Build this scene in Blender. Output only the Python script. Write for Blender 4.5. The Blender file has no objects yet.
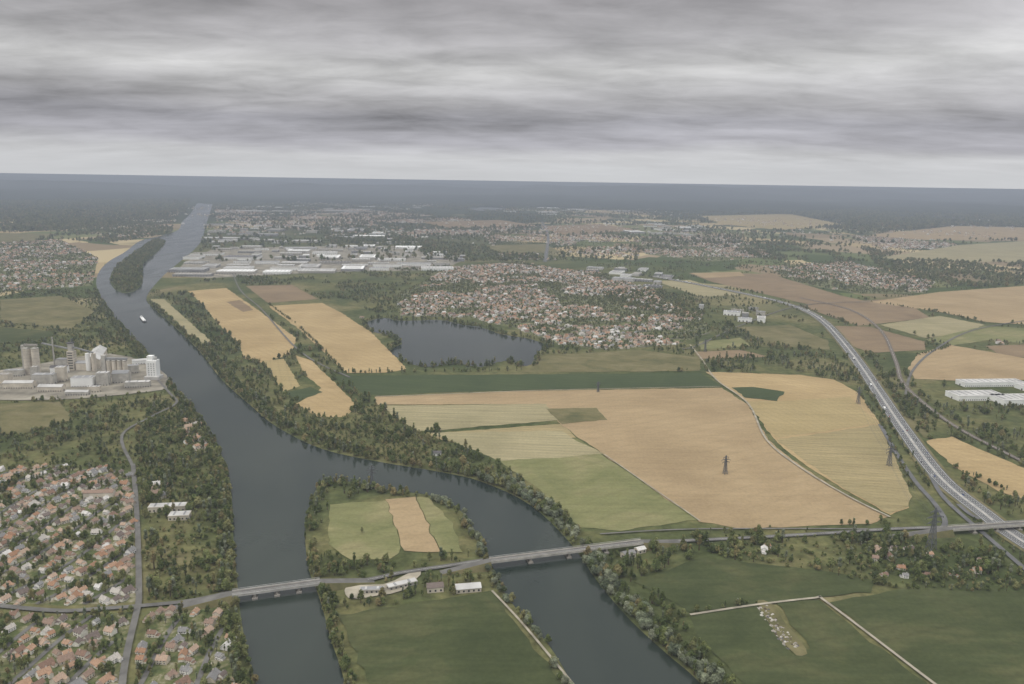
import bpy, math, random
import numpy as np
from mathutils import Vector, Matrix, noise, geometry
random.seed(7); np.random.seed(7)
R = random.random
scene = bpy.context.scene
# ------------------------------------------------------------------ camera (metres, flying at 450 m)
H = 450.0; F = 804.0
P = math.atan(161/F); RO = math.radians(0.9)
cp, sp, cr, sr = math.cos(P), math.sin(P), math.cos(RO), math.sin(RO)
cd = bpy.data.cameras.new('camera'); cam = bpy.data.objects.new('camera', cd)
scene.collection.objects.link(cam)
right = Vector((1,0,0)); up = Vector((0,sp,cp)); back = Vector((0,-cp,sp))
cx = right*cr + up*sr; cy = -right*sr + up*cr
M = Matrix((cx,cy,back)).transposed().to_4x4(); M.translation = (0,0,H)
cam.matrix_world = M
cd.sensor_width = 36; cd.lens = F/1024*36; cd.clip_start = 1; cd.clip_end = 400000
scene.camera = cam
def ray(u,v):
    a0=u-512; b0=v-342
    a=a0*cr+b0*sr; b=-a0*sr+b0*cr
    return a, F*cp-b*sp, F*sp+b*cp
def G(u,v,z=0.0):       # survey position -> ground metres
    x,y,d = ray(u,v); t=(H-z)/d
    return (x*t, y*t)
def smooth(pts,n=4,closed=False):
    pts=[np.array(p,float) for p in pts]; out=[]; N=len(pts)
    rng = range(N) if closed else range(N-1)
    for i in rng:
        if closed: p0,p1,p2,p3=pts[i-1],pts[i],pts[(i+1)%N],pts[(i+2)%N]
        else: p0,p1,p2,p3=pts[max(i-1,0)],pts[i],pts[i+1],pts[min(i+2,N-1)]
        for k in range(n):
            t=k/n
            out.append(tuple(0.5*((2*p1)+(-p0+p2)*t+(2*p0-5*p1+4*p2-p3)*t*t+(-p0+3*p1-3*p2+p3)*t**3)))
    if not closed: out.append(tuple(pts[-1]))
    return out
# ------------------------------------------------------------------ node helpers
def N(nt,t,**kw):
    n=nt.nodes.new(t)
    for k,v in kw.items(): setattr(n,k,v)
    return n
def L(nt,a,b): nt.links.new(a,b)
def newmat(name):
    m=bpy.data.materials.new(name); m.use_nodes=True
    nt=m.node_tree; b=nt.nodes['Principled BSDF']; b.inputs['Roughness'].default_value=0.9
    b.inputs['Specular IOR Level'].default_value=0.2
    return m,nt,b
def dmat(name):     # matt surfaces: plain diffuse
    m=bpy.data.materials.new(name); m.use_nodes=True; nt=m.node_tree
    nt.nodes.remove(nt.nodes['Principled BSDF']); b=N(nt,'ShaderNodeBsdfDiffuse')
    L(nt,b.outputs[0],nt.nodes['Material Output'].inputs['Surface']); return m,nt,b
def ramp(nt,fac,stops,interp='LINEAR'):
    r=N(nt,'ShaderNodeValToRGB'); r.color_ramp.interpolation=interp
    e=r.color_ramp.elements
    while len(e)<len(stops): e.new(0.5)
    for i,(p,c) in enumerate(stops):
        e[i].position=p; e[i].color=(c[0],c[1],c[2],1) if len(c)==3 else c
    L(nt,fac,r.inputs[0]); return r.outputs[0]
def noi(nt,vec,scale,detail=4,rough=0.5,dist=0.0):
    n=N(nt,'ShaderNodeTexNoise'); n.inputs['Scale'].default_value=scale
    n.inputs['Detail'].default_value=detail; n.inputs['Roughness'].default_value=rough
    n.inputs['Distortion'].default_value=dist
    if vec: L(nt,vec,n.inputs['Vector'])
    return n.outputs['Fac']
def mth(nt,op,a,b=None,c=None,clamp=False):
    n=N(nt,'ShaderNodeMath',operation=op); n.use_clamp=clamp
    for i,x in enumerate((a,b,c)):
        if x is None: continue
        if isinstance(x,(int,float)): n.inputs[i].default_value=x
        else: L(nt,x,n.inputs[i])
    return n.outputs[0]
def mix(nt,f,a,b,bt='MIX'):
    n=N(nt,'ShaderNodeMix',data_type='RGBA',blend_type=bt)
    for i,x in ((0,f),(6,a),(7,b)):
        if isinstance(x,(int,float)): n.inputs[i].default_value=x
        elif isinstance(x,tuple): n.inputs[i].default_value=(x[0],x[1],x[2],1)
        else: L(nt,x,n.inputs[i])
    return n.outputs[2]
def mapr(nt,x,a,b,c,d):
    n=N(nt,'ShaderNodeMapRange'); L(nt,x,n.inputs[0])
    for i,v in enumerate((a,b,c,d)): n.inputs[i+1].default_value=v
    return n.outputs[0]
def scalev(nt,c,k):
    v=N(nt,'ShaderNodeVectorMath',operation='SCALE'); L(nt,c,v.inputs[0]); L(nt,k,v.inputs['Scale']); return v.outputs[0]
def pos(nt): return N(nt,'ShaderNodeNewGeometry').outputs['Position']
def mapping(nt,vec,rot=0,scale=(1,1,1),loc=(0,0,0)):
    m=N(nt,'ShaderNodeMapping'); m.inputs['Rotation'].default_value=(0,0,rot)
    m.inputs['Scale'].default_value=scale; m.inputs['Location'].default_value=loc
    L(nt,vec,m.inputs[0]); return m.outputs[0]
def plain(name,col,rough=0.85,var=0.25,scale=0.3,metal=0,spec=0.2):
    if rough>=0.8: m,nt,b=dmat(name); inp=b.inputs['Color']
    else:
        m,nt,b=newmat(name); inp=b.inputs['Base Color']; b.inputs['Roughness'].default_value=rough
        b.inputs['Metallic'].default_value=metal; b.inputs['Specular IOR Level'].default_value=spec
    n=noi(nt,pos(nt),scale,3,0.6)
    L(nt,ramp(nt,n,[(0.3,tuple(x*(1-var) for x in col)),(0.7,tuple(min(1,x*(1+var)) for x in col))]),inp)
    return m
def tone(c,k=0.74,s=0.88):
    l=0.3*c[0]+0.59*c[1]+0.11*c[2]
    return tuple(k*(l+(x-l)*s) for x in c)
def fieldmat(name,c1,c2,ang=0,space=18,stripe=0.25,c3=None,patch=0.006,k=0.70,s=0.93):
    c1,c2=tone(c1,k,s),tone(c2,k,s)
    if c3: c3=tone(c3,k,s)
    m,nt,b=dmat(name); p=pos(nt)
    n1=noi(nt,p,patch,6,0.62,0.6); n2=noi(nt,mapping(nt,p,ang,(0.006,0.09,0.1)),1.0,4,0.65)
    n3=noi(nt,p,0.2,2,0.7)
    c=ramp(nt,n1,[(0.33,c1),(0.64,c2)] if c3 is None else [(0.3,c1),(0.5,c2),(0.68,c3)])
    w=N(nt,'ShaderNodeTexWave',wave_type='BANDS',bands_direction='Y')
    w.inputs['Scale'].default_value=0.314/space; w.inputs['Distortion'].default_value=1.0
    w.inputs['Detail'].default_value=0; w.inputs['Detail Scale'].default_value=0.03
    L(nt,mapping(nt,p,ang),w.inputs['Vector'])
    st=mth(nt,'MULTIPLY',mth(nt,'POWER',w.outputs['Fac'],6),mapr(nt,n1,0.35,0.65,0.2,1))
    s1=mapr(nt,st,0,1,1.0,1-stripe)
    s2=mapr(nt,n2,0.3,0.7,1-stripe*0.9,1+stripe*0.9)
    s3=mapr(nt,n3,0.25,0.75,0.88,1.12)
    kk=mth(nt,'MULTIPLY',mth(nt,'MULTIPLY',s1,s2),s3)
    L(nt,scalev(nt,c,kk),b.inputs['Color'])
    return m
# ------------------------------------------------------------------ materials
wheatA=fieldmat('wheat_gold',(0.43,0.31,0.15),(0.57,0.42,0.21),0.9,20,0.13)
wheatB=fieldmat('wheat_tan',(0.39,0.285,0.155),(0.50,0.37,0.205),-0.55,30,0.09)
wheatC=fieldmat('wheat_yellow',(0.41,0.32,0.15),(0.50,0.39,0.19),1.25,18,0.13)
wheatD=fieldmat('wheat_straw_rows',(0.35,0.29,0.145),(0.44,0.355,0.18),0.25,12,0.2)
stub=fieldmat('stubble_brown',(0.25,0.18,0.11),(0.35,0.255,0.15),0.2,22,0.14)
pale=fieldmat('pale_hay',(0.35,0.31,0.17),(0.45,0.39,0.22),0.08,14,0.2)
grn=fieldmat('meadow_green',(0.165,0.18,0.07),(0.235,0.235,0.10),-0.65,28,0.13,(0.32,0.285,0.14),0.009,k=0.76)
grnd=fieldmat('crop_dark_green',(0.055,0.074,0.034),(0.074,0.094,0.042),0.3,24,0.12,k=0.9)
grnb=fieldmat('crop_deep_green',(0.054,0.068,0.028),(0.074,0.088,0.036),-0.35,22,0.14,(0.12,0.12,0.052),0.008,k=0.84)
olive=fieldmat('rough_grass',(0.10,0.103,0.045),(0.17,0.153,0.07),0.6,30,0.12,(0.22,0.19,0.10),0.015,k=0.85)
asph=plain('asphalt',(0.13,0.13,0.13),0.85,0.2,0.05)
asphL=plain('asphalt_worn',(0.14,0.135,0.125),0.9,0.25,0.05)
track=plain('chalk_track',(0.31,0.28,0.22),0.95,0.3,0.05)
whitep=plain('white_paint',(0.75,0.75,0.72),0.85,0.08)
conc=plain('concrete',(0.42,0.40,0.36),0.85,0.22,0.12)
concD=plain('concrete_dirty',(0.29,0.27,0.24),0.9,0.25,0.1)
cream=plain('render_cream',(0.54,0.49,0.41),0.9,0.2,0.06)
glass=plain('window_glass',(0.03,0.035,0.04),0.15,0.2,0.3,0,0.5)
steel=plain('galvanised_steel',(0.13,0.135,0.14),0.85,0.1,0.3)
white=plain('white_cladding',(0.80,0.80,0.78),0.8,0.08,0.05)
greyr=plain('roof_sheet_grey',(0.27,0.27,0.27),0.8,0.25,0.03)
lightr=plain('roof_sheet_light',(0.46,0.45,0.43),0.8,0.22,0.03)
darkr=plain('roof_dark',(0.11,0.105,0.105),0.8,0.2,0.05)
rust=plain('rubble',(0.30,0.275,0.24),0.95,0.4,0.4)
rail=plain('track_ballast',(0.15,0.13,0.11),0.95,0.3,0.2)
bark=plain('bark',(0.09,0.07,0.05),0.95,0.3,2)
soil=plain('yard_soil',(0.23,0.21,0.17),0.95,0.45,0.02)
rub=plain('tyre_rubber',(0.02,0.02,0.02),0.8,0.1,1)
def randmat(name,stops,rough=0.85):
    m,nt,b=dmat(name) if rough>0.5 else newmat(name); o=N(nt,'ShaderNodeObjectInfo')
    c=ramp(nt,o.outputs['Random'],stops,'CONSTANT'); n=noi(nt,pos(nt),0.8,2)
    L(nt,scalev(nt,c,mapr(nt,n,0.25,0.75,0.8,1.2)),b.inputs['Color' if rough>0.5 else 'Base Color'])
    if rough<=0.5: b.inputs['Roughness'].default_value=rough
    return m
roofm=randmat('roof_tiles',[(0,(0.30,0.18,0.115)),(0.14,(0.21,0.14,0.105)),(0.28,(0.36,0.235,0.16)),(0.42,(0.16,0.13,0.115)),(0.54,(0.38,0.28,0.21)),(0.66,(0.25,0.18,0.14)),(0.78,(0.22,0.215,0.21)),(0.87,(0.42,0.39,0.35)),(0.94,(0.56,0.54,0.51))])
wallm=randmat('house_render',[(0,(0.66,0.61,0.53)),(0.3,(0.74,0.71,0.64)),(0.6,(0.58,0.52,0.43)),(0.8,(0.80,0.78,0.75))])
carm=randmat('car_paint',[(0,(0.7,0.7,0.7)),(0.35,(0.05,0.05,0.06)),(0.55,(0.3,0.31,0.33)),(0.75,(0.35,0.03,0.03)),(0.85,(0.04,0.08,0.25))],0.3)
def leafmat(name,stops):
    m,nt,b=dmat(name); o=N(nt,'ShaderNodeObjectInfo')
    c=ramp(nt,o.outputs['Random'],stops)
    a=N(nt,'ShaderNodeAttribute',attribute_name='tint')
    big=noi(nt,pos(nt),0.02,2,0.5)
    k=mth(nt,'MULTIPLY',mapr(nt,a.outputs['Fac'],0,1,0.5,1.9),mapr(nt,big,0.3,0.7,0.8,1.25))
    L(nt,scalev(nt,c,k),b.inputs['Color'])
    return m
leaf=leafmat('foliage',[(0,(0.056,0.072,0.028)),(0.3,(0.080,0.098,0.036)),(0.6,(0.112,0.124,0.048)),(0.85,(0.145,0.144,0.064)),(1,(0.170,0.138,0.066))])
willow=leafmat('foliage_willow',[(0,(0.10,0.12,0.075)),(0.5,(0.14,0.155,0.10)),(1,(0.18,0.19,0.13))])

# ground
gm,nt,b=dmat('ground'); p=pos(nt)
sx=N(nt,'ShaderNodeSeparateXYZ'); L(nt,p,sx.inputs[0])
n1=noi(nt,p,0.004,6,0.65,0.5)
scrub=ramp(nt,n1,[(0.32,(0.050,0.064,0.026)),(0.47,(0.080,0.090,0.038)),(0.58,(0.125,0.120,0.053)),(0.74,(0.20,0.17,0.095))])
nf=noi(nt,p,0.06,4,0.7)
scrub=scalev(nt,scrub,mapr(nt,nf,0.25,0.75,0.5,1.5))
vo=N(nt,'ShaderNodeTexVoronoi',distance='CHEBYCHEV'); vo.inputs['Scale'].default_value=1.0; vo.inputs['Randomness'].default_value=0.9
nz=N(nt,'ShaderNodeTexNoise'); nz.inputs['Scale'].default_value=0.0015; nz.inputs['Detail'].default_value=1; L(nt,p,nz.inputs['Vector'])
va=N(nt,'ShaderNodeVectorMath',operation='MULTIPLY_ADD'); L(nt,nz.outputs['Color'],va.inputs[0]); va.inputs[1].default_value=(500,500,0); L(nt,p,va.inputs[2])
L(nt,mapping(nt,va.outputs[0],0.35,(1/420,1/620,0)),vo.inputs['Vector'])
vc=N(nt,'ShaderNodeSeparateColor'); L(nt,vo.outputs['Color'],vc.inputs[0])
fcol=ramp(nt,vc.outputs[0],[(0,(0.06,0.08,0.028)),(0.2,(0.11,0.13,0.05)),(0.34,(0.34,0.265,0.15)),(0.48,(0.22,0.17,0.105)),(0.6,(0.15,0.155,0.07)),(0.72,(0.42,0.34,0.20)),(0.86,(0.28,0.22,0.14)),(0.94,(0.05,0.065,0.025))],'CONSTANT')
nm=noi(nt,mapping(nt,p,0.1,(1,0.6,1)),0.00022,4,0.55)
bias=mth(nt,'MULTIPLY_ADD',sx.outputs['X'],0.000012,0.0)
bias=mth(nt,'MINIMUM',mth(nt,'MAXIMUM',bias,-0.06),0.05)
bias=mth(nt,'ADD',bias,mapr(nt,sx.outputs['Y'],7000,16000,0.0,-0.09))
fm=ramp(nt,mth(nt,'ADD',nm,bias),[(0.47,(0,0,0)),(0.50,(1,1,1))])
fm=mth(nt,'MULTIPLY',fm,mapr(nt,sx.outputs['Y'],2600,3200,0,1))
base=mix(nt,mapr(nt,sx.outputs['Y'],4500,9000,0,0.9),scrub,(0.030,0.042,0.022))
col=mix(nt,fm,base,fcol)
L(nt,col,b.inputs['Color'])
hm,nt,b=dmat('wooded_hills'); p=pos(nt)
L(nt,ramp(nt,noi(nt,p,0.0003,5,0.6),[(0.4,(0.018,0.027,0.016)),(0.62,(0.035,0.044,0.024)),(0.68,(0.14,0.12,0.07))]),b.inputs['Color'])
gar,nt,b=dmat('garden_ground'); p=pos(nt)
n=noi(nt,p,0.05,4,0.75,0.3)
c=ramp(nt,n,[(0.33,(0.055,0.07,0.03)),(0.47,(0.095,0.11,0.046)),(0.56,(0.16,0.155,0.08)),(0.64,(0.28,0.255,0.19)),(0.75,(0.40,0.37,0.32))])
L(nt,c,b.inputs['Color'])
# water
wat,nt,b=newmat('river_water'); p=pos(nt)
n=noi(nt,mapping(nt,p,0.4,(1,0.5,1)),0.004,4,0.6,0.8)
c=ramp(nt,n,[(0.35,(0.014,0.022,0.018)),(0.65,(0.028,0.036,0.028))]); L(nt,c,b.inputs['Base Color'])
L(nt,mapr(nt,noi(nt,mapping(nt,p,0.5,(1,0.35,1)),0.008,4,0.6,1.5),0.3,0.7,0.04,0.24),b.inputs['Roughness'])
b.inputs['IOR'].default_value=1.33; b.inputs['Specular IOR Level'].default_value=0.36
bp=N(nt,'ShaderNodeBump'); bp.inputs['Strength'].default_value=0.2; bp.inputs['Distance'].default_value=0.5
L(nt,noi(nt,p,0.18,3,0.6),bp.inputs['Height']); L(nt,bp.outputs[0],b.inputs['Normal'])

# ------------------------------------------------------------------ mesh helpers
def link(o): scene.collection.objects.link(o); return o
class MB:
    def __init__(s): s.v=[]; s.f=[]; s.m=[]; s.mats=[]
    def mi(s,m):
        if m not in s.mats: s.mats.append(m)
        return s.mats.index(m)
    def add(s,vs,fs,m):
        o=len(s.v); s.v+= [tuple(x) for x in vs]; i=s.mi(m)
        for f in fs: s.f.append([o+k for k in f]); s.m.append(i)
    def box(s,c,sz,m,rz=0,taper=1.0):
        x,y,z=c; a,bb,h=sz[0]/2,sz[1]/2,sz[2]; cc,ss=math.cos(rz),math.sin(rz); vs=[]
        for k,zz in ((1,z),(taper,z+h)):
            for dx,dy in ((-a,-bb),(a,-bb),(a,bb),(-a,bb)):
                vs.append((x+(dx*cc-dy*ss)*k,y+(dx*ss+dy*cc)*k,zz))
        s.add(vs,[(0,3,2,1),(4,5,6,7),(0,1,5,4),(1,2,6,5),(2,3,7,6),(3,0,4,7)],m)
    def cyl(s,c,r,h,m,n=20,r2=None):
        r2=r if r2 is None else r2; x,y,z=c; vs=[]
        for rr,zz in ((r,z),(r2,z+h)):
            for i in range(n):
                t=2*math.pi*i/n; vs.append((x+rr*math.cos(t),y+rr*math.sin(t),zz))
        fs=[(i,(i+1)%n,n+(i+1)%n,n+i) for i in range(n)]+[tuple(range(n,2*n)),tuple(range(n-1,-1,-1))]
        s.add(vs,fs,m)
    def beam(s,p,q,w,m,h=None):
        p=Vector(p); q=Vector(q); d=(q-p).normalized(); h=h or w
        a=d.cross(Vector((0,0,1)))
        if a.length<1e-3: a=Vector((1,0,0))
        a.normalize(); c=a.cross(d).normalized(); vs=[]
        for o in (p,q):
            for i,j in ((-1,-1),(1,-1),(1,1),(-1,1)): vs.append(o+a*w/2*i+c*h/2*j)
        s.add(vs,[(0,3,2,1),(4,5,6,7),(0,1,5,4),(1,2,6,5),(2,3,7,6),(3,0,4,7)],m)
    def gable(s,c,sz,rh,m,rz=0,over=0.5,wallm=None):
        x,y,z=c; a,bb=sz[0]/2,sz[1]/2; cc,ss=math.cos(rz),math.sin(rz)
        def T(px,py,pz): return (x+px*cc-py*ss,y+px*ss+py*cc,pz)
        A=a+over; B=bb+over; k=-over*rh/bb
        vs=[T(-A,-B,z+k),T(A,-B,z+k),T(A,B,z+k),T(-A,B,z+k),T(-A,0,z+rh),T(A,0,z+rh)]
        vs+= [(q[0],q[1],q[2]+0.25) for q in vs]
        s.add(vs,[(6,7,11,10),(8,9,10,11),(0,4,5,1),(3,2,5,4),(0,1,7,6),(2,3,9,8),(0,6,10,4),(4,10,9,3),(1,5,11,7),(5,2,8,11)],m)
        if wallm: s.add([T(-a,-bb,z),T(-a,bb,z),T(-a,0,z+rh),T(a,-bb,z),T(a,bb,z),T(a,0,z+rh)],[(0,2,1),(3,4,5)],wallm)
    def obj(s,name,loc=(0,0,0),lk=True):
        me=bpy.data.meshes.new(name); me.from_pydata(s.v,[],s.f)
        for m in s.mats: me.materials.append(m)
        me.polygons.foreach_set('material_index',s.m); me.update()
        o=bpy.data.objects.new(name,me); o.location=loc
        return link(o) if lk else o
NOGO=[]      # world polygons trees/houses avoid
def pip(X,Y,poly):
    poly=np.asarray(poly); n=len(poly); ins=np.zeros(len(X),bool); j=n-1
    mn=poly.min(0); mx=poly.max(0)
    sel=(X>=mn[0])&(X<=mx[0])&(Y>=mn[1])&(Y<=mx[1])
    if not sel.any(): return ins
    x=X[sel]; y=Y[sel]; r=np.zeros(len(x),bool)
    for i in range(n):
        xi,yi=poly[i]; xj,yj=poly[j]
        if yi!=yj:
            r^=((yi>y)!=(yj>y))&(x<(xj-xi)*(y-yi)/(yj-yi)+xi)
        j=i
    ins[sel]=r; return ins
zl=[0.3]
def sheet(name,px,mat,z=None,sm=0,nogo=True,wob=0):
    if z is None: zl[0]+=0.012; z=zl[0]
    if sm: px=smooth(px,sm,True)
    pts=[G(u,v) for u,v in px]
    if wob:
        o=[]
        for i in range(len(pts)):
            a,b_=pts[i],pts[(i+1)%len(pts)]; l=math.dist(a,b_); k=max(1,min(60,int(l/14)))
            for j in range(k):
                x=a[0]+(b_[0]-a[0])*j/k; y=a[1]+(b_[1]-a[1])*j/k
                o.append((x+wob*noise.noise(Vector((x/22,y/22,0))),y+wob*noise.noise(Vector((x/22,y/22,9)))))
        pts=o
    return wsheet(name,pts,mat,z,nogo)
def wsheet(name,pts,mat,z,nogo=True):
    tri=geometry.tessellate_polygon([[Vector((a,b,0)) for a,b in pts]])
    me=bpy.data.meshes.new(name); me.from_pydata([(a,b,z) for a,b in pts],[],[list(t) for t in tri])
    me.materials.append(mat)
    for pl in me.polygons:
        if pl.normal.z<0: pl.flip()
    me.update()
    if nogo: NOGO.append(pts)
    return link(bpy.data.objects.new(name,me))
def offs(pts,d):
    out=[]
    for i,p in enumerate(pts):
        a=pts[max(i-1,0)]; c=pts[min(i+1,len(pts)-1)]
        tx,ty=c[0]-a[0],c[1]-a[1]; l=math.hypot(tx,ty) or 1
        out.append((p[0]-ty/l*d,p[1]+tx/l*d))
    return out
def wribbon(pts,w,z,mb,mat,off=0):
    A=offs(pts,off+w/2); B=offs(pts,off-w/2); n=len(pts)
    zz=z if isinstance(z,(list,tuple)) else [z]*n
    mb.add([(a[0],a[1],zz[i]) for i,a in enumerate(A)]+[(a[0],a[1],zz[i]) for i,a in enumerate(B)],
           [(n+i,n+i+1,i+1,i) for i in range(n-1)],mat)
    return A+B[::-1]
def road(name,px,w,mat=asph,z=None,sm=5,nogo=True):
    if z is None: zl[0]+=0.012; z=zl[0]+0.8
    pts=smooth([G(*q) for q in px],sm); mb=MB()
    wribbon(pts,w,z,mb,mat)
    if nogo: NOGO.append(wribbon(pts,w+5,z,MB(),mat))
    if w>7.5: wribbon(pts,0.22,z+0.12,mb,whitep)
    return mb.obj(name),pts
# ------------------------------------------------------------------ ground + hills
wsheet('ground',[(-150000,-3000),(150000,-3000),(150000,250000),(-150000,250000)],gm,0,False)
mb=MB(); na,nr=150,26; vs=[]; fs=[]
for j in range(nr):
    r=13000*(80/13)**(j/(nr-1))
    for i in range(na):
        t=math.radians(-48+96*i/(na-1)); x,y=r*math.sin(t),r*math.cos(t)
        k=min(1,max(0,(r-13000)/16000)); n=noise.fractal(Vector((x/9000,y/14000,3)),0.9,2,5)
        n2=noise.noise(Vector((x/3500,y/9000,8)))
        z=-8+k*max(0,190+260*n+90*n2)
        vs.append((x,y,min(z,425)))
for j in range(nr-1):
    for i in range(na-1): fs.append((j*na+i,j*na+i+1,(j+1)*na+i+1,(j+1)*na+i))
mb.add(vs,fs,hm); ho=mb.obj('distant_hills')
for pl in ho.data.polygons: pl.use_smooth=True
# ------------------------------------------------------------------ river, lake
leftbank=[(197,203),(191,213),(182,222),(178,230),(160,236),(140,241),(125,252),(108,262),(98,274),(97,288),(107,308),(127,332),(150,358),(176,388),(200,418),(221,455),(231,490),(233,530),(237,580),(243,630),(256,684),(285,780)]
islL=[(365,780),(345,684),(331,640),(320,600),(309,570),(305,530),(312,498)]
islR=[(318,485),(345,481),(380,489),(432,496),(462,512),(485,550),(508,598),(548,644),(575,690),(620,780)]
rb=[(790,780),(703,686),(668,655),(632,622),(600,585),(570,543),(530,505),(482,482),(440,472),(380,462),(322,449),(277,427),(250,405),(222,380),(200,352),(171,324),(151,306),(147,296),(163,276),(182,260),(200,243),(207,222),(213,204)]
RV=smooth(leftbank,4)+smooth(islL,4)+smooth(islR,4)+smooth(rb,4)
sheet('river',RV,wat,0.2)
islet=[(153,240),(166,241),(153,256),(143,265),(142,284),(130,293),(117,291),(110,281),(114,269),(128,258),(142,248)]
sheet('islet_ground',islet,grnb,0.5,3,False)
NOGO_W=list(NOGO)
lake=[(366,323),(385,318),(400,321),(440,320),(462,325),(480,327),(500,334),(525,338),(545,345),(538,353),(528,366),(505,361),(480,367),(455,363),(430,367),(405,361),(390,351),(402,343),(392,336),(374,332)]
sheet('lake',lake,wat,0.2,3,wob=8)
sheet('lake',[(470,208),(500,207),(505,210),(478,211)],wat,0.2,2)
# ------------------------------------------------------------------ fields
def F_(name,px,mat): return sheet(name,px,mat,wob=5)
F_('wheat_field',[(188,291),(226,288),(258,310),(296,338),(292,354),(262,363),(243,358),(240,345),(222,328),(200,302)],wheatA)
F_('wheat_field',[(268,306),(322,303),(340,312),(372,333),(407,369),(385,373),(346,373),(328,356),(300,330)],wheatA)
F_('wheat_field',[(262,361),(284,359),(300,386),(284,392)],wheatC)
F_('wheat_field',[(294,355),(312,361),(330,378),(356,405),(345,417),(318,417),(296,404),(312,396),(322,388),(308,378)],wheatA)
F_('grass_field',[(284,393),(310,387),(322,392),(300,401)],grnd)
F_('wheat_field',[(150,299),(164,299),(185,318),(210,340),(204,346),(178,326)],pale)
F_('stubble_field',[(246,286),(292,285),(318,299),(268,303)],stub)
F_('stubble_field',[(226,302),(240,300),(254,310),(243,312)],stub)
F_('green_crop_field',[(330,376),(700,373),(722,386),(520,390),(368,395)],grnd)
F_('tan_field',[(374,397),(520,391),(722,388),(748,405),(768,440),(800,466),(846,495),(888,517),(870,524),(740,529),(700,522),(604,455),(560,424),(546,404),(378,405)],wheatB)
F_('hay_strip_field',[(380,406),(546,404),(560,420),(420,432),(400,420)],pale)
F_('hay_strip_field',[(424,434),(560,424),(578,438),(470,446),(440,440)],wheatD)
F_('meadow_field',[(470,447),(578,439),(604,456),(698,520),(620,531),(580,528),(540,490),(500,462)],grn)
F_('hay_strip_field',[(430,433),(562,431),(574,440),(604,454),(560,458),(500,461),(450,441)],pale).location.z=0.15
F_('small_meadow',[(546,409),(596,408),(607,420),(562,424)],olive).location.z=0.3
F_('golden_field',[(706,372),(800,375),(835,380),(860,394),(880,425),(900,470),(911,495),(908,508),(890,515),(848,492),(802,463),(772,438),(750,404),(725,386)],wheatA)
F_('straw_row_field',[(776,440),(880,425),(912,497),(908,507),(890,514),(846,490)],wheatD).location.z=0.3
F_('straw_row_field',[(745,402),(790,401),(850,397),(878,424),(776,438)],wheatC).location.z=0.25
F_('small_meadow',[(732,388),(752,387),(785,392),(776,401),(745,398)],grnd).location.z=0.5
F_('rough_grass_field',[(540,356),(640,350),(700,358),(700,371),(600,372),(520,372),(540,365)],olive)
F_('stubble_field',[(695,352),(740,350),(770,357),(700,359)],stub)
F_('grass_field',[(698,342),(740,338),(752,346),(700,350)],grn)
F_('meadow_field',[(735,327),(790,325),(828,341),(830,350),(770,345)],olive)
F_('stubble_field',[(688,273),(770,274),(842,296),(870,302),(810,305),(760,293),(712,282)],stub)
F_('stubble_field',[(690,273),(740,272),(745,276),(705,278)],wheatB)
F_('wheat_field',[(655,281),(690,280),(740,295),(700,297)],pale)
F_('wheat_field',[(800,306),(900,298),(930,318),(858,326)],stub)
F_('meadow_field',[(832,326),(870,327),(925,342),(925,350),(870,353),(850,345)],stub)
F_('wheat_field',[(870,302),(940,292),(1024,286),(1045,300),(1045,326),(985,322),(940,312)],wheatB)
F_('meadow_field',[(880,325),(940,316),(985,325),(960,334),(925,338)],pale)
F_('meadow_field',[(925,340),(985,326),(1045,330),(1045,346),(990,340),(950,346)],grn)
F_('wheat_field',[(985,346),(1045,344),(1045,360),(1000,355)],stub)
F_('stubble_field',[(908,368),(918,354),(950,345),(1045,362),(1045,380),(960,381),(915,379)],wheatB)
F_('golden_field',[(925,441),(952,437),(1045,478),(1045,507),(1000,492),(955,468)],wheatA)
F_('grass_field',[(900,418),(925,438),(936,440),(910,420)],olive)
F_('wheat_field',[(880,258),(960,245),(1045,240),(1045,262),(960,262)],pale)
F_('wheat_field',[(955,226),(1045,228),(1045,240),(920,240),(860,236)],wheatB)
F_('wheat_field',[(585,203),(690,201),(760,208),(700,212),(600,209)],wheatB)
F_('wheat_field',[(700,216),(790,214),(850,226),(780,230),(720,224)],wheatC)
F_('wheat_field',[(540,226),(600,224),(640,230),(560,236)],stub)
F_('meadow_field',[(480,246),(545,244),(560,252),(500,254)],olive)
F_('stubble_field',[(420,222),(500,220),(540,226),(450,228)],stub)
F_('meadow_field',[(0,300),(60,296),(95,312),(70,330),(0,322)],olive)
F_('meadow_field',[(-30,325),(60,332),(40,342),(-30,345)],grnb)
F_('meadow_field',[(-30,405),(60,402),(72,420),(20,435),(-30,432)],olive)
F_('meadow_field',[(0,233),(60,234),(30,242),(-30,243)],olive)
F_('meadow_field',[(330,505),(386,501),(402,548),(392,560),(350,560),(328,545)],grn)
F_('stubble_field',[(386,500),(415,497),(440,553),(404,551)],wheatB)
F_('meadow_field',[(416,497),(428,498),(450,520),(463,553),(441,553)],grn)
F_('green_crop_field',[(338,616),(490,592),(512,620),(568,690),(640,790),(400,790),(372,690)],grnb)
F_('green_crop_field',[(636,582),(700,558),(830,572),(880,582),(868,592),(820,598),(690,613)],grnb)
F_('green_crop_field',[(830,603),(900,590),(1070,592),(1160,700),(1200,790),(1000,790),(935,684)],grnb)
F_('green_crop_field',[(690,617),(756,605),(790,655),(812,650),(776,603),(818,600),(925,684),(1000,790),(820,790),(745,684),(700,640)],grnb)
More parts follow.
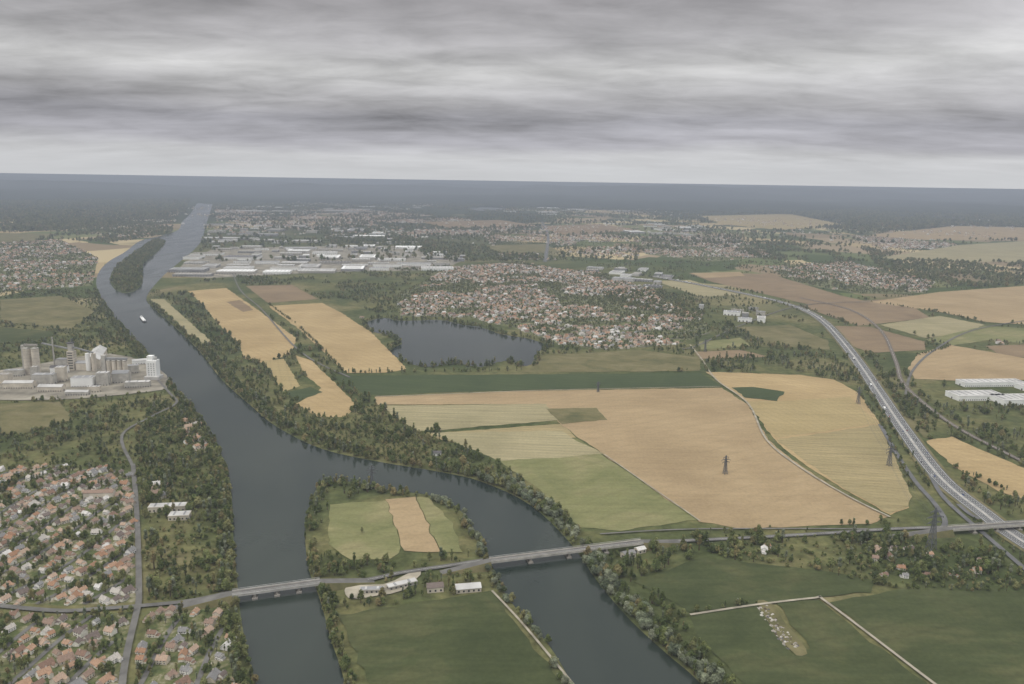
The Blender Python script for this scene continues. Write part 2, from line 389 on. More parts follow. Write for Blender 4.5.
# ------------------------------------------------------------------ roads
hw=[(1130,610),(1060,566),(1010,534),(985,515),(940,478),(905,432),(880,395),(862,368),(845,345),(826,324),(808,312),(780,302),(745,294),(700,285),(650,276)]
o,HW=road('motorway',hw,30,asph,1.6,6)
mb=MB(); wribbon(HW,2.6,1.75,mb,conc)
for s_ in (-1,1):
    wribbon(HW,0.4,1.8,mb,whitep,s_*2.4); wribbon(HW,0.4,1.8,mb,whitep,s_*12.6)
    wribbon(HW,5,1.4,mb,olive,s_*17.6)
mb.obj('motorway_markings')
mb=MB()
dense=smooth(HW,6)
for i in range(0,len(dense)-1,2):
    for o_ in (-9.2,-5.8,5.8,9.2): 
        if math.dist(dense[i],dense[i+1])<40: wribbon(offs(dense[i:i+2],o_),0.35,1.85,mb,whitep)
mb.obj('lane_dashes')
road('slip_road',[(880,425),(897,455),(915,482),(935,505),(945,522),(940,532)],7,asph)
road('slip_road',[(958,505),(975,518),(1000,523),(1035,522)],7,asph)
road('slip_road',[(930,475),(945,500),(990,540),(1060,600)],7,asph)
road('main_road',[(640,543),(700,541),(760,538),(830,534),(890,530),(950,528)],8,asphL)
road('main_road',[(1040,523),(1080,520),(1200,515)],11,asphL)
road('main_road',[(318,583),(360,582),(400,574),(440,568),(492,560)],8,asphL)
road('main_road',[(232,593),(190,602),(141,607),(100,610),(60,612),(0,607),(-60,600)],7,asphL)
road('street',[(133,465),(136,500),(138,540),(139,590),(138,607),(128,650),(122,690),(118,780)],6.5,asphL)
road('street',[(133,467),(122,436),(150,418),(176,404),(170,394),(150,372)],5,asphL)
road('farm_track',[(690,345),(702,360),(716,380),(748,404),(766,440),(800,468),(848,497),(890,518)],3.6,track)
road('farm_track',[(690,616),(756,606),(816,599),(822,600),(870,636),(938,688),(1010,740)],3.4,track,sm=3)
road('farm_track',[(492,592),(520,622),(552,660),(578,692),(620,745)],2.6,track)
road('farm_track',[(376,397),(440,395),(540,391),(720,387)],2.5,track)
road('farm_track',[(604,455),(700,522)],2,track)
road('farm_track',[(868,530),(700,530),(600,535)],3,asphL)
road('country_road',[(905,400),(912,372),(935,350),(975,330),(1045,318)],6,asphL)
road('country_road',[(870,302),(800,306),(740,326),(700,345),(680,350)],6,asphL)
road('railway',[(1080,492),(1024,463),(960,430),(925,405),(902,382),(895,360),(880,330),(850,310),(800,298)],10,rail)
road('country_road',[(350,378),(300,352),(262,310),(240,290),(232,270)],5,asphL)
road('avenue',[(545,262),(548,235),(542,222)],22,asph)
# ------------------------------------------------------------------ bridges
def bridge(name,a,b,w,z,npier,truss=False,ext=60):
    A=Vector((*G(*a,z),0)); B=Vector((*G(*b,z),0)); d=(B-A); Ln=d.length; d.normalize(); n=Vector((-d.y,d.x,0)); ang=math.atan2(d.y,d.x)
    mb=MB(); c=(A+B)/2
    mb.box((c.x,c.y,z-1.6),(Ln,w,1.2),conc,ang); mb.box((c.x,c.y,z-0.39),(Ln,w-2.4,0.4),asphL,ang)
    for s_ in (-1,1):
        q=c+n*s_*(w/2-0.3); mb.box((q.x,q.y,z-2.4),(Ln,0.55,3.0),lightr if truss else conc,ang)
        q=c+n*s_*(w/2-1.3); mb.box((q.x,q.y,z-0.395),(Ln-0.1,1.2,0.55),concD,ang)
        k=int(Ln/4)
        for i in range(k+1):
            q=A+d*(i*Ln/k)+n*s_*(w/2-0.3); mb.box((q.x,q.y,z+0.6),(0.25,0.25,1.2),steel,ang)
        q=c+n*s_*(w/2-0.3); mb.box((q.x,q.y,z+1.8),(Ln,0.3,0.25),lightr,ang)
    for i in range(npier):
        q=A+d*(Ln*(i+1)/(npier+1)); mb.box((q.x,q.y,-2),(3,w*0.85,z+0.35),concD,ang)
        mb.box((q.x,q.y,-1),(6,w*1.15,3.2),concD,ang)
    for E,sg in ((A,-1),(B,1)):
        e2=E+d*sg*ext; W=w/2; 
        vs=[E+n*W+Vector((0,0,z)),E-n*W+Vector((0,0,z)),e2+n*W+Vector((0,0,1.0)),e2-n*W+Vector((0,0,1.0)),
            E+n*W*2.2,E-n*W*2.2,e2+n*W*1.2,e2-n*W*1.2]
        mb.add(vs,[(0,1,3,2)],asphL); mb.add(vs,[(0,2,6,4),(1,5,7,3),(0,4,5,1)],olive)
    NOGO.append([tuple((A-d*70+n*9)[:2]),tuple((B+d*70+n*9)[:2]),tuple((B+d*70-n*9)[:2]),tuple((A-d*70-n*9)[:2])])
    return mb.obj(name)
bridge('river_bridge',(232,593),(320,581),11,9,3,True)
bridge('river_bridge',(490,560),(642,541),10,9,3)
bridge('overpass_bridge',(950,528),(1040,522),11,8,3,False,90)
# ------------------------------------------------------------------ pylons
def pylon(u,v,h,rz=0.3):
    mb=MB(); x,y=G(u,v); bw=h*0.07; w=0.38+h*0.004
    def half(z): 
        t=z/h; return bw*(1-t)**1.3+0.6 if t<0.62 else (bw*0.38**1.3+0.6)*(1-(t-0.62)/0.38*0.7)
    lv=[h*t for t in (0,0.16,0.3,0.42,0.52,0.62,0.72,0.82,0.92,1)]
    for i in range(len(lv)-1):
        a,b_=half(lv[i]),half(lv[i+1]); C=[(-1,-1),(1,-1),(1,1),(-1,1)]
        for k in range(4):
            c0,c1=C[k],C[(k+1)%4]
            mb.beam((c0[0]*a,c0[1]*a,lv[i]),(c0[0]*b_,c0[1]*b_,lv[i+1]),w,steel)
            mb.beam((c0[0]*a,c0[1]*a,lv[i]),(c1[0]*b_,c1[1]*b_,lv[i+1]),w*0.6,steel)
            mb.beam((c1[0]*a,c1[1]*a,lv[i]),(c0[0]*b_,c0[1]*b_,lv[i+1]),w*0.6,steel)
            mb.beam((c0[0]*b_,c0[1]*b_,lv[i+1]),(c1[0]*b_,c1[1]*b_,lv[i+1]),w*0.6,steel)
    for zt,ar in ((0.64,0.2),(0.77,0.24),(0.9,0.15)):
        z=h*zt
        for s_ in (-1,1):
            tip=(s_*h*ar,0,z)
            for yy in (-1,1):
                mb.beam((0,yy*half(z),z),tip,w*0.7,steel); mb.beam((0,yy*half(z),z+h*0.05),tip,w*0.6,steel)
            mb.beam(tip,(tip[0],0,z-2.5),0.3,glass)
    o=mb.obj('electricity_pylon',(x,y,0)); o.rotation_euler.z=rz; return (x,y,h,rz)
PY=[pylon(931,549,56),pylon(889,466,38),pylon(858,404,38)]
pylon(725,474,31); pylon(372,487,34); pylon(205,225,60); pylon(705,352,36); pylon(598,392,24)
mb=MB()
for A,B in zip(PY,PY[1:]):
    for zt,ar in ((0.64,0.2),(0.77,0.24),(0.9,0.15)):
        for s_ in (-1,1):
            e=[(q[0]+s_*q[2]*ar*math.cos(q[3]),q[1]+s_*q[2]*ar*math.sin(q[3]),q[2]*zt-2.5) for q in (A,B)]
            pr=None
            for i in range(13):
                t=i/12; pt=tuple(e[0][k]+(e[1][k]-e[0][k])*t for k in range(3)); pt=(pt[0],pt[1],pt[2]-9*4*t*(1-t))
                if pr: mb.beam(pr,pt,0.12,steel)
                pr=pt
mb.obj('power_lines')
# ------------------------------------------------------------------ cement works
def at(u,v): x,y=G(u,v); return x,y
sheet('works_yard',[(-30,378),(30,366),(110,354),(160,370),(168,386),(150,392),(60,400),(-30,398)],soil,nogo=True,sm=3)
def silo(mb,x,y,r,h,m=cream):
    mb.cyl((x,y,0),r,h,m,24); mb.cyl((x,y,h),r*1.04,1.2,concD,24); mb.cyl((x,y,h+1.2),r,r*0.25,conc,24,r*0.3)
mb=MB(); ox,oy=at(29,374)
for i in range(2): silo(mb,i*19,0,8,60)
mb.box((10,0,65),(30,6,5),concD); mb.box((-13,8,0),(6,6,66),conc)
for z in range(6,60,8): 
    for i in range(2): mb.cyl((i*19,0,z),8.12,0.4,concD,24)
mb.obj('cement_silos',(ox,oy,0))
ox,oy=at(73,370); mb=MB()
mb.box((0,0,0),(15,15,46),cream); mb.box((0,0,46),(10,10,18),conc); mb.box((0,0,64),(13,13,2.5),darkr); mb.cyl((2,2,66.5),1.5,8,steel,10)
for k in range(7): mb.box((0,-7.55,5+k*6),(11,0.3,2),glass); mb.box((0,0,8+k*5.8),(15.6,15.6,0.6),concD)
mb.box((-22,2,0),(26,18,26),conc); mb.box((-22,2,26),(26.6,18.6,1),greyr)
mb.box((22,4,0),(24,20,18),cream); mb.gable((22,4,18),(24,20),4,greyr,0,0.6,cream)
mb.cyl((40,-6,0),5,42,white); mb.cyl((54,-6,0),5,42,cream); mb.cyl((-42,0,0),2,78,conc,14,1.4)
mb.beam((0,0,56),(54,-6,44),3,greyr); mb.beam((0,0,50),(-70,5,62),3,greyr)
mb.obj('preheater_tower',(ox,oy,0))
ox,oy=at(97,362); mb=MB()
mb.box((0,0,0),(30,140,20),cream,0.35); mb.gable((0,0,20),(140,30),9,lightr,0.35+math.pi/2,1,cream); mb.obj('clinker_store_hall',(ox,oy,0))
ox,oy=at(110,376); mb=MB()
for i in range(4): silo(mb,i*12,0,5.4,36)
mb.box((18,0,39),(48,5,4),greyr); mb.box((-12,3,0),(9,10,48),conc); mb.obj('cement_silos',(ox,oy,0))
ox,oy=at(154,379); mb=MB()
mb.box((0,0,8.02),(22,20,36),white); mb.box((-4,0,44.02),(12,14,10),white); mb.box((0,0,0),(32,28,8),lightr)
for k in range(6):
    for j in (-1,0,1): mb.box((j*6,-10.1,11+k*5),(2.2,0.35,1.8),glass)
mb.cyl((7,0,44.02),3,7,lightr); mb.obj('white_factory_tower',(ox,oy,0))
def lowb(name,u,v,w,d,h,rz,roof=greyr,wall=cream,gab=False):
    x,y=at(u,v); mb=MB(); mb.box((0,0,0),(w,d,h),wall)
    if gab: mb.gable((0,0,h),(w,d),d*0.22,roof,0,0.5,wall)
    else:
        mb.box((0,0,h),(w+0.6,d+0.6,0.8),wall); mb.box((0,0,h+0.81),(w-0.8,d-0.8,0.25),roof)
        nsk=max(2,int(w/14))
        for i in range(nsk): mb.box((-w/2+(i+0.5)*w/nsk,0,h+1.07),(2.2,d*0.7,0.5),lightr if roof is not lightr else greyr)
    nw=max(2,int(w/5))
    for i in range(nw):
        for s_ in (-1,1): mb.box((-w/2+(i+0.5)*w/nw,s_*(d/2+0.02),1.2),(2,0.16,min(h-2,2.2)),glass)
    for s_ in (-1,1): mb.box((s_*(w/2+0.02),0,0.02),(0.16,4,min(h-0.8,4)),darkr)
    o=mb.obj(name,(x,y,0)); o.rotation_euler.z=rz
    c,s=math.cos(rz),math.sin(rz); a,b_=w/2+3,d/2+3
    NOGO.append([(x+c*i*a-s*j*b_,y+s*i*a+c*j*b_) for i,j in ((-1,-1),(1,-1),(1,1),(-1,1))])
    return o
for u,v,w,d,h,rz,r_,g_ in ((20,388,60,18,13,0.1,lightr,1),(52,391,50,18,11,0.05,lightr,1),(84,386,44,24,20,0.15,greyr,0),(104,385,24,20,28,0.15,lightr,0),(122,382,34,24,22,0.2,greyr,1),(138,387,50,16,12,0.2,lightr,0),(5,384,26,18,22,0,concD,0),(45,384,44,20,22,0.1,greyr,0),(62,381,18,18,32,0.1,lightr,0),(132,373,30,16,18,0.4,greyr,0),(78,395,46,14,8,0.05,lightr,1),(140,364,34,14,10,0.5,lightr,1),(60,373,36,16,15,0.2,darkr,1),(15,376,40,16,14,0.1,greyr,0),(95,392,22,12,12,0.1,lightr,0),(36,380,14,14,30,0.1,concD,0)):
    lowb('works_building',u,v,w,d,h,rz,r_,random.choice((conc,cream,cream,white)),bool(g_))
for u,v,w,d,h,rz in ((975,398,110,46,11,0.12),(1015,402,90,50,11,0.12),(990,385,150,34,10,0.1),(1040,390,90,50,10,0.1)):
    lowb('warehouse',u,v,w,d,h,rz,lightr,white)
def estate(poly,n,rz,smin,smax,pl=0.5):
    wp=[G(*q) for q in poly]; a=np.array(wp); mn,mx=a.min(0),a.max(0); done=[]; tries=0
    while len(done)<n and tries<n*60:
        tries+=1; x=random.uniform(mn[0],mx[0]); y=random.uniform(mn[1],mx[1])
        if not pip(np.array([x]),np.array([y]),wp)[0]: continue
        w=random.uniform(smin,smax); d=w*random.uniform(0.3,0.7)
        if any(math.hypot(x-q[0],y-q[1])<(w+q[2])*0.5 for q in done): continue
        if any(pip(np.array([x]),np.array([y]),q)[0] for q in NOGO): continue
        done.append((x,y,w)); mb=MB(); h=random.uniform(8,15); wl=random.choice((lightr,conc,white,greyr)); rf=(white if R()<0.35 else lightr) if R()<pl else random.choice((greyr,greyr,concD,darkr,soil))
        mb.box((0,0,0),(w,d,h),wl); mb.box((0,0,h),(w+0.5,d+0.5,0.8),wl); mb.box((0,0,h+0.81),(w-1,d-1,0.3),rf)
        k=int(w/16)
        for i in range(k): mb.box((-w/2+(i+0.5)*w/k,0,h+1.12),(3,d*0.75,0.6),greyr if rf is lightr else lightr)
        for i in range(int(w/12)): mb.box((-w/2+6+i*12,-d/2-0.05,0.02),(4,0.3,4.5),darkr)
        o=mb.obj('warehouse',(x,y,0)); r2=rz+random.choice((0,0,math.pi/2)); o.rotation_euler.z=r2
        c,s=math.cos(r2),math.sin(r2); aa,bb=w/2+4,d/2+4
        NOGO.append([(x+c*i*aa-s*j*bb,y+s*i*aa+c*j*bb) for i,j in ((-1,-1),(1,-1),(1,1),(-1,1))])
NF=len(NOGO)
est1=[(185,262),(215,248),(330,246),(400,246),(470,258),(440,270),(330,272),(210,278),(172,276)]
sheet('estate_yard',est1,soil,0.1,0,False)
estate(est1,80,0.12,50,200,0.5)
estate([(215,222),(330,224),(430,244),(300,246),(215,245)],40,0.1,90,260,0.4)
estate([(580,268),(650,270),(690,284),(650,290)],14,-0.3,50,110,0.4)
estate([(470,210),(560,208),(640,212),(560,218)],16,0.2,150,400,0.5)
estate([(220,205),(440,206),(420,214),(230,213)],22,0.2,150,400,0.5)
estate([(560,222),(700,224),(700,236),(600,236)],14,0.2,100,260,0.4)
estate([(700,308),(760,310),(770,322),(720,322)],8,-0.3,30,70,0.5)
# ------------------------------------------------------------------ templates
def ico(sub=1):
    import bmesh
    bm=bmesh.new(); bmesh.ops.create_icosphere(bm,subdivisions=sub,radius=1)
    v=[tuple(x.co) for x in bm.verts]; f=[tuple(q.index for q in x.verts) for x in bm.faces]; bm.free(); return v,f
ICV,ICF=ico(1)
def tree(name,h,cr_,seed,mat,narrow=1.0,nl=10,nq=40):
    rs=random.Random(seed); mb=MB(); tint=[]
    def pad(t): 
        while len(tint)<len(mb.v): tint.append(t)
    mb.cyl((0,0,-0.5),h*0.035,h*0.55,bark,7,h*0.015); pad(0.5)
    lobes=[]
    for i in range(nl):
        t=rs.random(); an=i*2.4+rs.random(); zz=h*(0.36+0.5*t); rr=cr_*(0.62*(1-t*0.55))*narrow*(0.4+0.6*rs.random())
        lobes.append((rr*math.cos(an),rr*math.sin(an),zz,cr_*rs.uniform(0.36,0.58)*(0.7+0.3*narrow),rs.random()))
    lobes.append((0,0,h*0.86,cr_*0.4*narrow+0.4,rs.random()))
    for x,y,z,r,tn in lobes:
        mb.beam((0,0,h*0.3),(x*0.8,y*0.8,z),h*0.018,bark); pad(0.5)
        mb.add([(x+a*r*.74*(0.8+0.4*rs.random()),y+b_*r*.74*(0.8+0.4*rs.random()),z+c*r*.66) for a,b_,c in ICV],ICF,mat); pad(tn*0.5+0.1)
        for k in range(nq):
            d=Vector((rs.gauss(0,1),rs.gauss(0,1),rs.gauss(0.35,1))).normalized()
            c=Vector((x,y,z))+d*r*rs.uniform(0.72,1.15); c.z=max(c.z,h*0.16)
            nn=(d+Vector((rs.gauss(0,.4),rs.gauss(0,.4),rs.gauss(0.3,.4)))).normalized()
            a=nn.cross(Vector((0.3,0.2,1))).normalized(); b_=nn.cross(a); s_=r*rs.uniform(0.16,0.32)
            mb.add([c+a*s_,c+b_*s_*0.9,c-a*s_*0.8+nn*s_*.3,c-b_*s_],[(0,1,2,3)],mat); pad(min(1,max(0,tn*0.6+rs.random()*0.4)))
    o=mb.obj(name,lk=False); at_=o.data.attributes.new('tint','FLOAT','POINT'); at_.data.foreach_set('value',tint)
    return o
def coll(name,objs):
    c=bpy.data.collections.new(name)
    for i,o in enumerate(objs): c.objects.link(o)
    return c
trees=coll('broadleaf_trees',[tree('broadleaf_tree',11,5.2,i,leaf) for i in range(3)]+[tree('broadleaf_tree',14,5.0,9,leaf,0.8),tree('poplar_tree',18,4.0,12,leaf,0.45,12),tree('poplar_tree',16,3.6,14,willow,0.5,12)])
fartrees=coll('distant_trees',[tree('broadleaf_tree',11,5.6,60+i,leaf,1,6,14) for i in range(3)])
willows=coll('willow_trees',[tree('willow_tree',10,5.6,20+i,willow) for i in range(2)]+[tree('broadleaf_tree',12,5.0,31,leaf)])
bushes=coll('bushes',[tree('bush',4.2,3.0,40+i,leaf,1,6,20) for i in range(3)])
def house(i):
    mb=MB(); w,d,h,rh=((12,9,5.2,3.6),(10,8.5,3.2,3.4),(14,9,3.2,3.8),(9,9,5.6,3.0),(11,8,5.0,3.4))[i]
    mb.box((0,0,0),(w,d,h),wallm); mb.gable((0,0,h),(w,d),rh,roofm,0,0.5,wallm)
    if i in (0,2): mb.box((w/2-2.2,-d/2-2.4,0),(4.2,4.8,h-0.5),wallm); mb.gable((w/2-2.2,-d/2-2.2,h-0.5),(5.6,4.2),2,roofm,math.pi/2,0.4,wallm)
    if i in (1,3,4): mb.box((-w/2-2,0.5,0),(4,6,2.6),wallm); mb.box((-w/2-2,0.5,2.6),(4.3,6.3,0.3),roofm)
    mb.box((w*0.25,0.8,h+rh*0.4),(0.8,0.8,rh*0.6+1.1),wallm); mb.box((w*0.25,0.8,h+rh+1.1),(1,1,0.2),concD)
    for fl in range(2 if h>4 else 1):
        for k in (-0.3,0,0.3):
            for s_ in (-1,1):
                mb.box((k*w,s_*(d/2+0.01),0.9+fl*2.7),(1.3,0.12,1.4),glass)
                mb.box((k*w-0.95,s_*(d/2+0.01),0.9+fl*2.7),(0.5,0.14,1.4),whitep)
    mb.box((w*0.15,d/2+0.03,0.02),(1,0.12,2.1),bark)
    return mb.obj('suburban_house',lk=False)
houses=coll('suburban_house_types',[house(i) for i in range(5)])
def ngroup(c):
    ng=bpy.data.node_groups.new('scatter_'+c.name,'GeometryNodeTree')
    ng.interface.new_socket('Geometry',in_out='INPUT',socket_type='NodeSocketGeometry')
    ng.interface.new_socket('Geometry',in_out='OUTPUT',socket_type='NodeSocketGeometry')
    n=ng.nodes; gi=n.new('NodeGroupInput'); go=n.new('NodeGroupOutput'); ip=n.new('GeometryNodeInstanceOnPoints'); ci=n.new('GeometryNodeCollectionInfo')
    ci.inputs['Collection'].default_value=c; ci.inputs['Separate Children'].default_value=True; ci.inputs['Reset Children'].default_value=True
    def na(nm,ty):
        q=n.new('GeometryNodeInputNamedAttribute'); q.data_type=ty; q.inputs['Name'].default_value=nm
        return [o for o in q.outputs if o.name=='Attribute' and o.enabled][0]
    cb=n.new('ShaderNodeCombineXYZ'); lk=ng.links.new
    lk(gi.outputs[0],ip.inputs['Points']); lk(ci.outputs[0],ip.inputs['Instance']); ip.inputs['Pick Instance'].default_value=True
    lk(na('idx','INT'),ip.inputs['Instance Index']); lk(na('rot','FLOAT'),cb.inputs[2]); lk(cb.outputs[0],ip.inputs['Rotation'])
    lk(na('scl','FLOAT'),ip.inputs['Scale']); lk(ip.outputs[0],go.inputs[0]); return ng
NGS={}
total=[0]
def scatter(name,pts,scl,rot,c):
    n=len(pts)
    if n==0: return
    total[0]+=n
    if c.name not in NGS: NGS[c.name]=ngroup(c)
    me=bpy.data.meshes.new(name); me.vertices.add(n)
    co=np.zeros((n,3),np.float32); co[:,:2]=np.asarray(pts)[:,:2]; co[:,2]=0.3; me.vertices.foreach_set('co',co.ravel())
    me.attributes.new('scl','FLOAT','POINT').data.foreach_set('value',np.asarray(scl,np.float32))
    me.attributes.new('rot','FLOAT','POINT').data.foreach_set('value',np.asarray(rot,np.float32))
    me.attributes.new('idx','INT','POINT').data.foreach_set('value',np.random.randint(0,len(c.objects),n).astype(np.int32))
    o=link(bpy.data.objects.new(name,me)); m=o.modifiers.new('scatter','NODES'); m.node_group=NGS[c.name]; return o
def clear(X,Y,polys):
    k=np.ones(len(X),bool)
    for q in polys: k&=~pip(X,Y,q)
    return k
def inpoly(px,spacing,world=False):
    wp=px if world else [G(*q) for q in px]; a=np.array(wp); mn,mx=a.min(0),a.max(0)
    n=int((mx[0]-mn[0])*(mx[1]-mn[1])/spacing**2)
    X=np.random.uniform(mn[0],mx[0],n); Y=np.random.uniform(mn[1],mx[1],n); k=pip(X,Y,wp); return X[k],Y[k]
def woods(name,px,spacing,s0=0.8,s1=1.3,c=trees,ng=None,cluster=0,th=0.0):
    X,Y=inpoly(px,spacing); k=clear(X,Y,NOGO if ng is None else ng); X,Y=X[k],Y[k]
    if cluster:
        k=np.array([noise.fractal(Vector((x/cluster,y/cluster,1.5)),0.8,2,3)>th for x,y in zip(X,Y)],bool) if len(X) else np.zeros(0,bool); X,Y=X[k],Y[k]
    n=len(X)
    if c is trees and n and Y.mean()>2600: c=fartrees
    return scatter(name,np.stack([X,Y],1),np.random.uniform(s0,s1,n)*np.random.choice([0.65,1,1.2],n),np.random.uniform(0,6.28,n),c)
def treeline(name,px,width,spacing,s0=0.7,s1=1.2,c=trees,off=0,ng=None,gap=0.3):
    pts=smooth([G(*q) for q in px],6); out=[]
    for i in range(len(pts)-1):
        a,b_=pts[i],pts[i+1]; l=math.dist(a,b_); k=l*max(1,width/spacing)/spacing
        g=noise.noise(Vector((a[0]/45,a[1]/45,5)))
        k*=min(1.3,max(0.0,1+gap*5*g)); k=int(k)+(R()<k%1)
        nx,ny=-(b_[1]-a[1])/(l+1e-6),(b_[0]-a[0])/(l+1e-6)
        for _ in range(k):
            t=R(); o=off+random.uniform(-.5,.5)*width; out.append((a[0]+(b_[0]-a[0])*t+nx*o,a[1]+(b_[1]-a[1])*t+ny*o))
    if not out: return
    o=np.array(out); k=clear(o[:,0],o[:,1],NOGO if ng is None else ng); o=o[k]; n=len(o)
    return scatter(name,o,np.random.uniform(s0,s1,n),np.random.uniform(0,6.28,n),c)
# ------------------------------------------------------------------ towns
streets=MB()
def town(px,theta,gap=62,lot=19,prob=0.85,s=1.0,st=True,pave=True,tree_sp=17,cl=0,z=0.12,thr=-0.12):
    wp=[G(*q) for q in px]; a=np.array(wp); c0=a.mean(0)
    if pave: wsheet('garden_ground',wp,gar,z,False)
    rad=np.max(np.hypot(*(a-c0).T)); ct,st_=math.cos(theta),math.sin(theta)
    def W(p_,q_):
        q2=q_+24*math.sin(p_/170)+9*math.sin(p_/47); p2=p_+26*math.sin(q_/190)
        return c0[0]+p2*ct-q2*st_, c0[1]+p2*st_+q2*ct
    hs=[]; q=-rad
    while q<rad:
        line=[W(p_,q) for p_ in np.arange(-rad,rad,20)]; la=np.array(line); k=pip(la[:,0],la[:,1],wp)&clear(la[:,0],la[:,1],NOGO[:NF])
        if st:
            run=[]
            for i in range(len(line)+1):
                if i<len(line) and k[i]: run.append(line[i])
                else:
                    if len(run)>2: wribbon(run,5,0.62,streets,asphL)
                    run=[]
        for sd in (-1,1):
            p_=-rad
            while p_<rad:
                p_+=lot*random.uniform(0.8,1.45)
                if R()<prob: x,y=W(p_,q+sd*random.uniform(11,17)); hs.append((x,y,theta+(0 if R()<0.6 else math.pi/2)+random.gauss(0,0.12)))
                if R()<prob*0.3: x,y=W(p_+5,q+sd*random.uniform(22,27)); hs.append((x,y,theta+random.uniform(-.5,.5)))
        q+=gap*random.uniform(0.9,1.15)
    h=np.array(hs); k=pip(h[:,0],h[:,1],wp)&clear(h[:,0],h[:,1],NOGO); h=h[k]
    if cl: 
        k=np.array([noise.fractal(Vector((x/cl,y/cl,2.5)),0.8,2,3)>thr for x,y in h[:,:2]],bool); h=h[k]
    n=len(h); scatter('suburban_houses',h[:,:2],np.random.uniform(0.75,1.15,n)*s,h[:,2],houses)
    X,Y=inpoly(wp,tree_sp,True); k=clear(X,Y,NOGO); X,Y=X[k],Y[k]
    if len(X) and n:
        cell={}
        for x,y in h[:,:2]:
            for i in (0,1):
                for j in (0,1): cell[(int((x-4+8*i)//8),int((y-4+8*j)//8))]=1
        kk=np.array([(int(x//8),int(y//8)) not in cell for x,y in zip(X,Y)],bool); X,Y=X[kk],Y[kk]
    m=len(X); scatter('garden_trees',np.stack([X,Y],1),np.random.uniform(0.3,0.9,m),np.random.uniform(0,6,m),trees if a[:,1].mean()<2400 else fartrees)
town([(-90,478),(0,470),(60,464),(128,470),(133,520),(136,602),(60,606),(-90,596)],1.25,50,15,0.9,0.82,tree_sp=7.5,cl=90,thr=-0.8)
town([(-90,618),(60,616),(132,612),(122,684),(110,760),(-120,760)],1.2,50,15,0.85,0.82,tree_sp=7.5,cl=90,thr=-0.5)
town([(150,612),(222,606),(234,640),(245,690),(260,760),(130,760),(134,684)],1.4,48,16,0.75,0.85,tree_sp=8.5)
town([(178,420),(200,424),(212,450),(196,456),(184,440)],0.9,45,18,0.7,0.9,tree_sp=9)
town([(140,485),(172,480),(178,498),(142,500)],0.2,45,18,0.6,0.9,tree_sp=9)
town([(392,296),(420,284),(448,268),(520,262),(560,270),(600,272),(630,284),(655,290),(668,305),(700,315),(712,332),(675,345),(610,350),(560,345),(520,330),(470,318),(400,316)],0.5,60,18,0.78,1.0,tree_sp=12.5,cl=260,thr=-0.3)
town([(640,237),(735,236),(775,257),(705,262),(645,254)],0.2,66,22,0.6,1.1,False,tree_sp=22,z=0.14,cl=300)
town([(-60,246),(60,240),(98,258),(92,286),(0,292),(-60,292)],0.3,64,24,0.5,1.1,False,tree_sp=17,cl=300,thr=-0.1)
town([(765,266),(850,262),(935,282),(925,293),(860,294),(800,284)],0.1,62,21,0.65,1.0,False,tree_sp=17,cl=300,thr=-0.15)
town([(215,210),(330,208),(440,216),(520,226),(480,238),(330,233),(215,230)],0.1,80,28,0.5,1.5,False,False,tree_sp=50,cl=600,thr=0)
town([(100,210),(180,212),(172,230),(130,240),(90,235)],0.1,80,30,0.3,1.4,False,False,tree_sp=34,cl=500,thr=0.1)
town([(850,236),(930,238),(985,252),(900,258)],0.2,70,24,0.5,1.2,False,False,tree_sp=30,cl=400)
town([(480,230),(640,236),(640,256),(590,262),(500,258)],0.1,70,24,0.55,1.2,False,False,tree_sp=26,cl=400,thr=0)
town([(840,545),(900,545),(985,562),(1005,580),(900,582),(860,570)],-0.1,50,22,0.65,0.85,False,False,tree_sp=10)
town([(985,338),(1045,338),(1045,352),(1000,346)],0,60,22,0.5,1,False,False,tree_sp=20)
town([(695,548),(790,548),(800,556),(720,556)],-0.05,50,24,0.5,0.85,False,False,tree_sp=11)
streets.obj('residential_streets')
pts=[]
for _ in range(70):
    u,v=random.uniform(200,1060),random.uniform(198,236); x0,y0=G(u,v)
    r=random.uniform(120,420)
    for _ in range(int(r/8)): pts.append((x0+random.gauss(0,r),y0+random.gauss(0,r*1.5)))
pts=np.array(pts); scatter('hamlet_houses',pts,np.random.uniform(1,1.8,len(pts)),np.random.uniform(0,3,len(pts)),houses)
lowb('farm_building',435,590,18,12,6,0.2,roofm,cream,True); lowb('farm_building',402,586,34,9,3.5,0.5,lightr,conc); lowb('farm_building',468,590,28,13,5,0.2,lightr,cream,True)
lowb('farm_building',372,592,26,8,4,0.1,greyr,conc); lowb('farm_house',628,557,16,10,6,0.5,roofm,cream,True); lowb('farm_house',640,552,12,9,5,0.5,roofm,cream,True)
lowb('farm_house',438,455,18,11,5,0.1,darkr,white,True); lowb('school_building',168,510,48,14,7,0.15,lightr,cream); lowb('school_building',180,518,26,16,6,0.15,lightr,cream)
lowb('club_house',362,318,14,9,4,0,roofm,cream,True); lowb('apartment_block',100,498,40,12,10,0.1,roofm,cream,True)
sheet('gravel_yard',[(345,588),(380,585),(415,572),(418,580),(392,594),(350,598)],track,nogo=True,sm=3,wob=6)
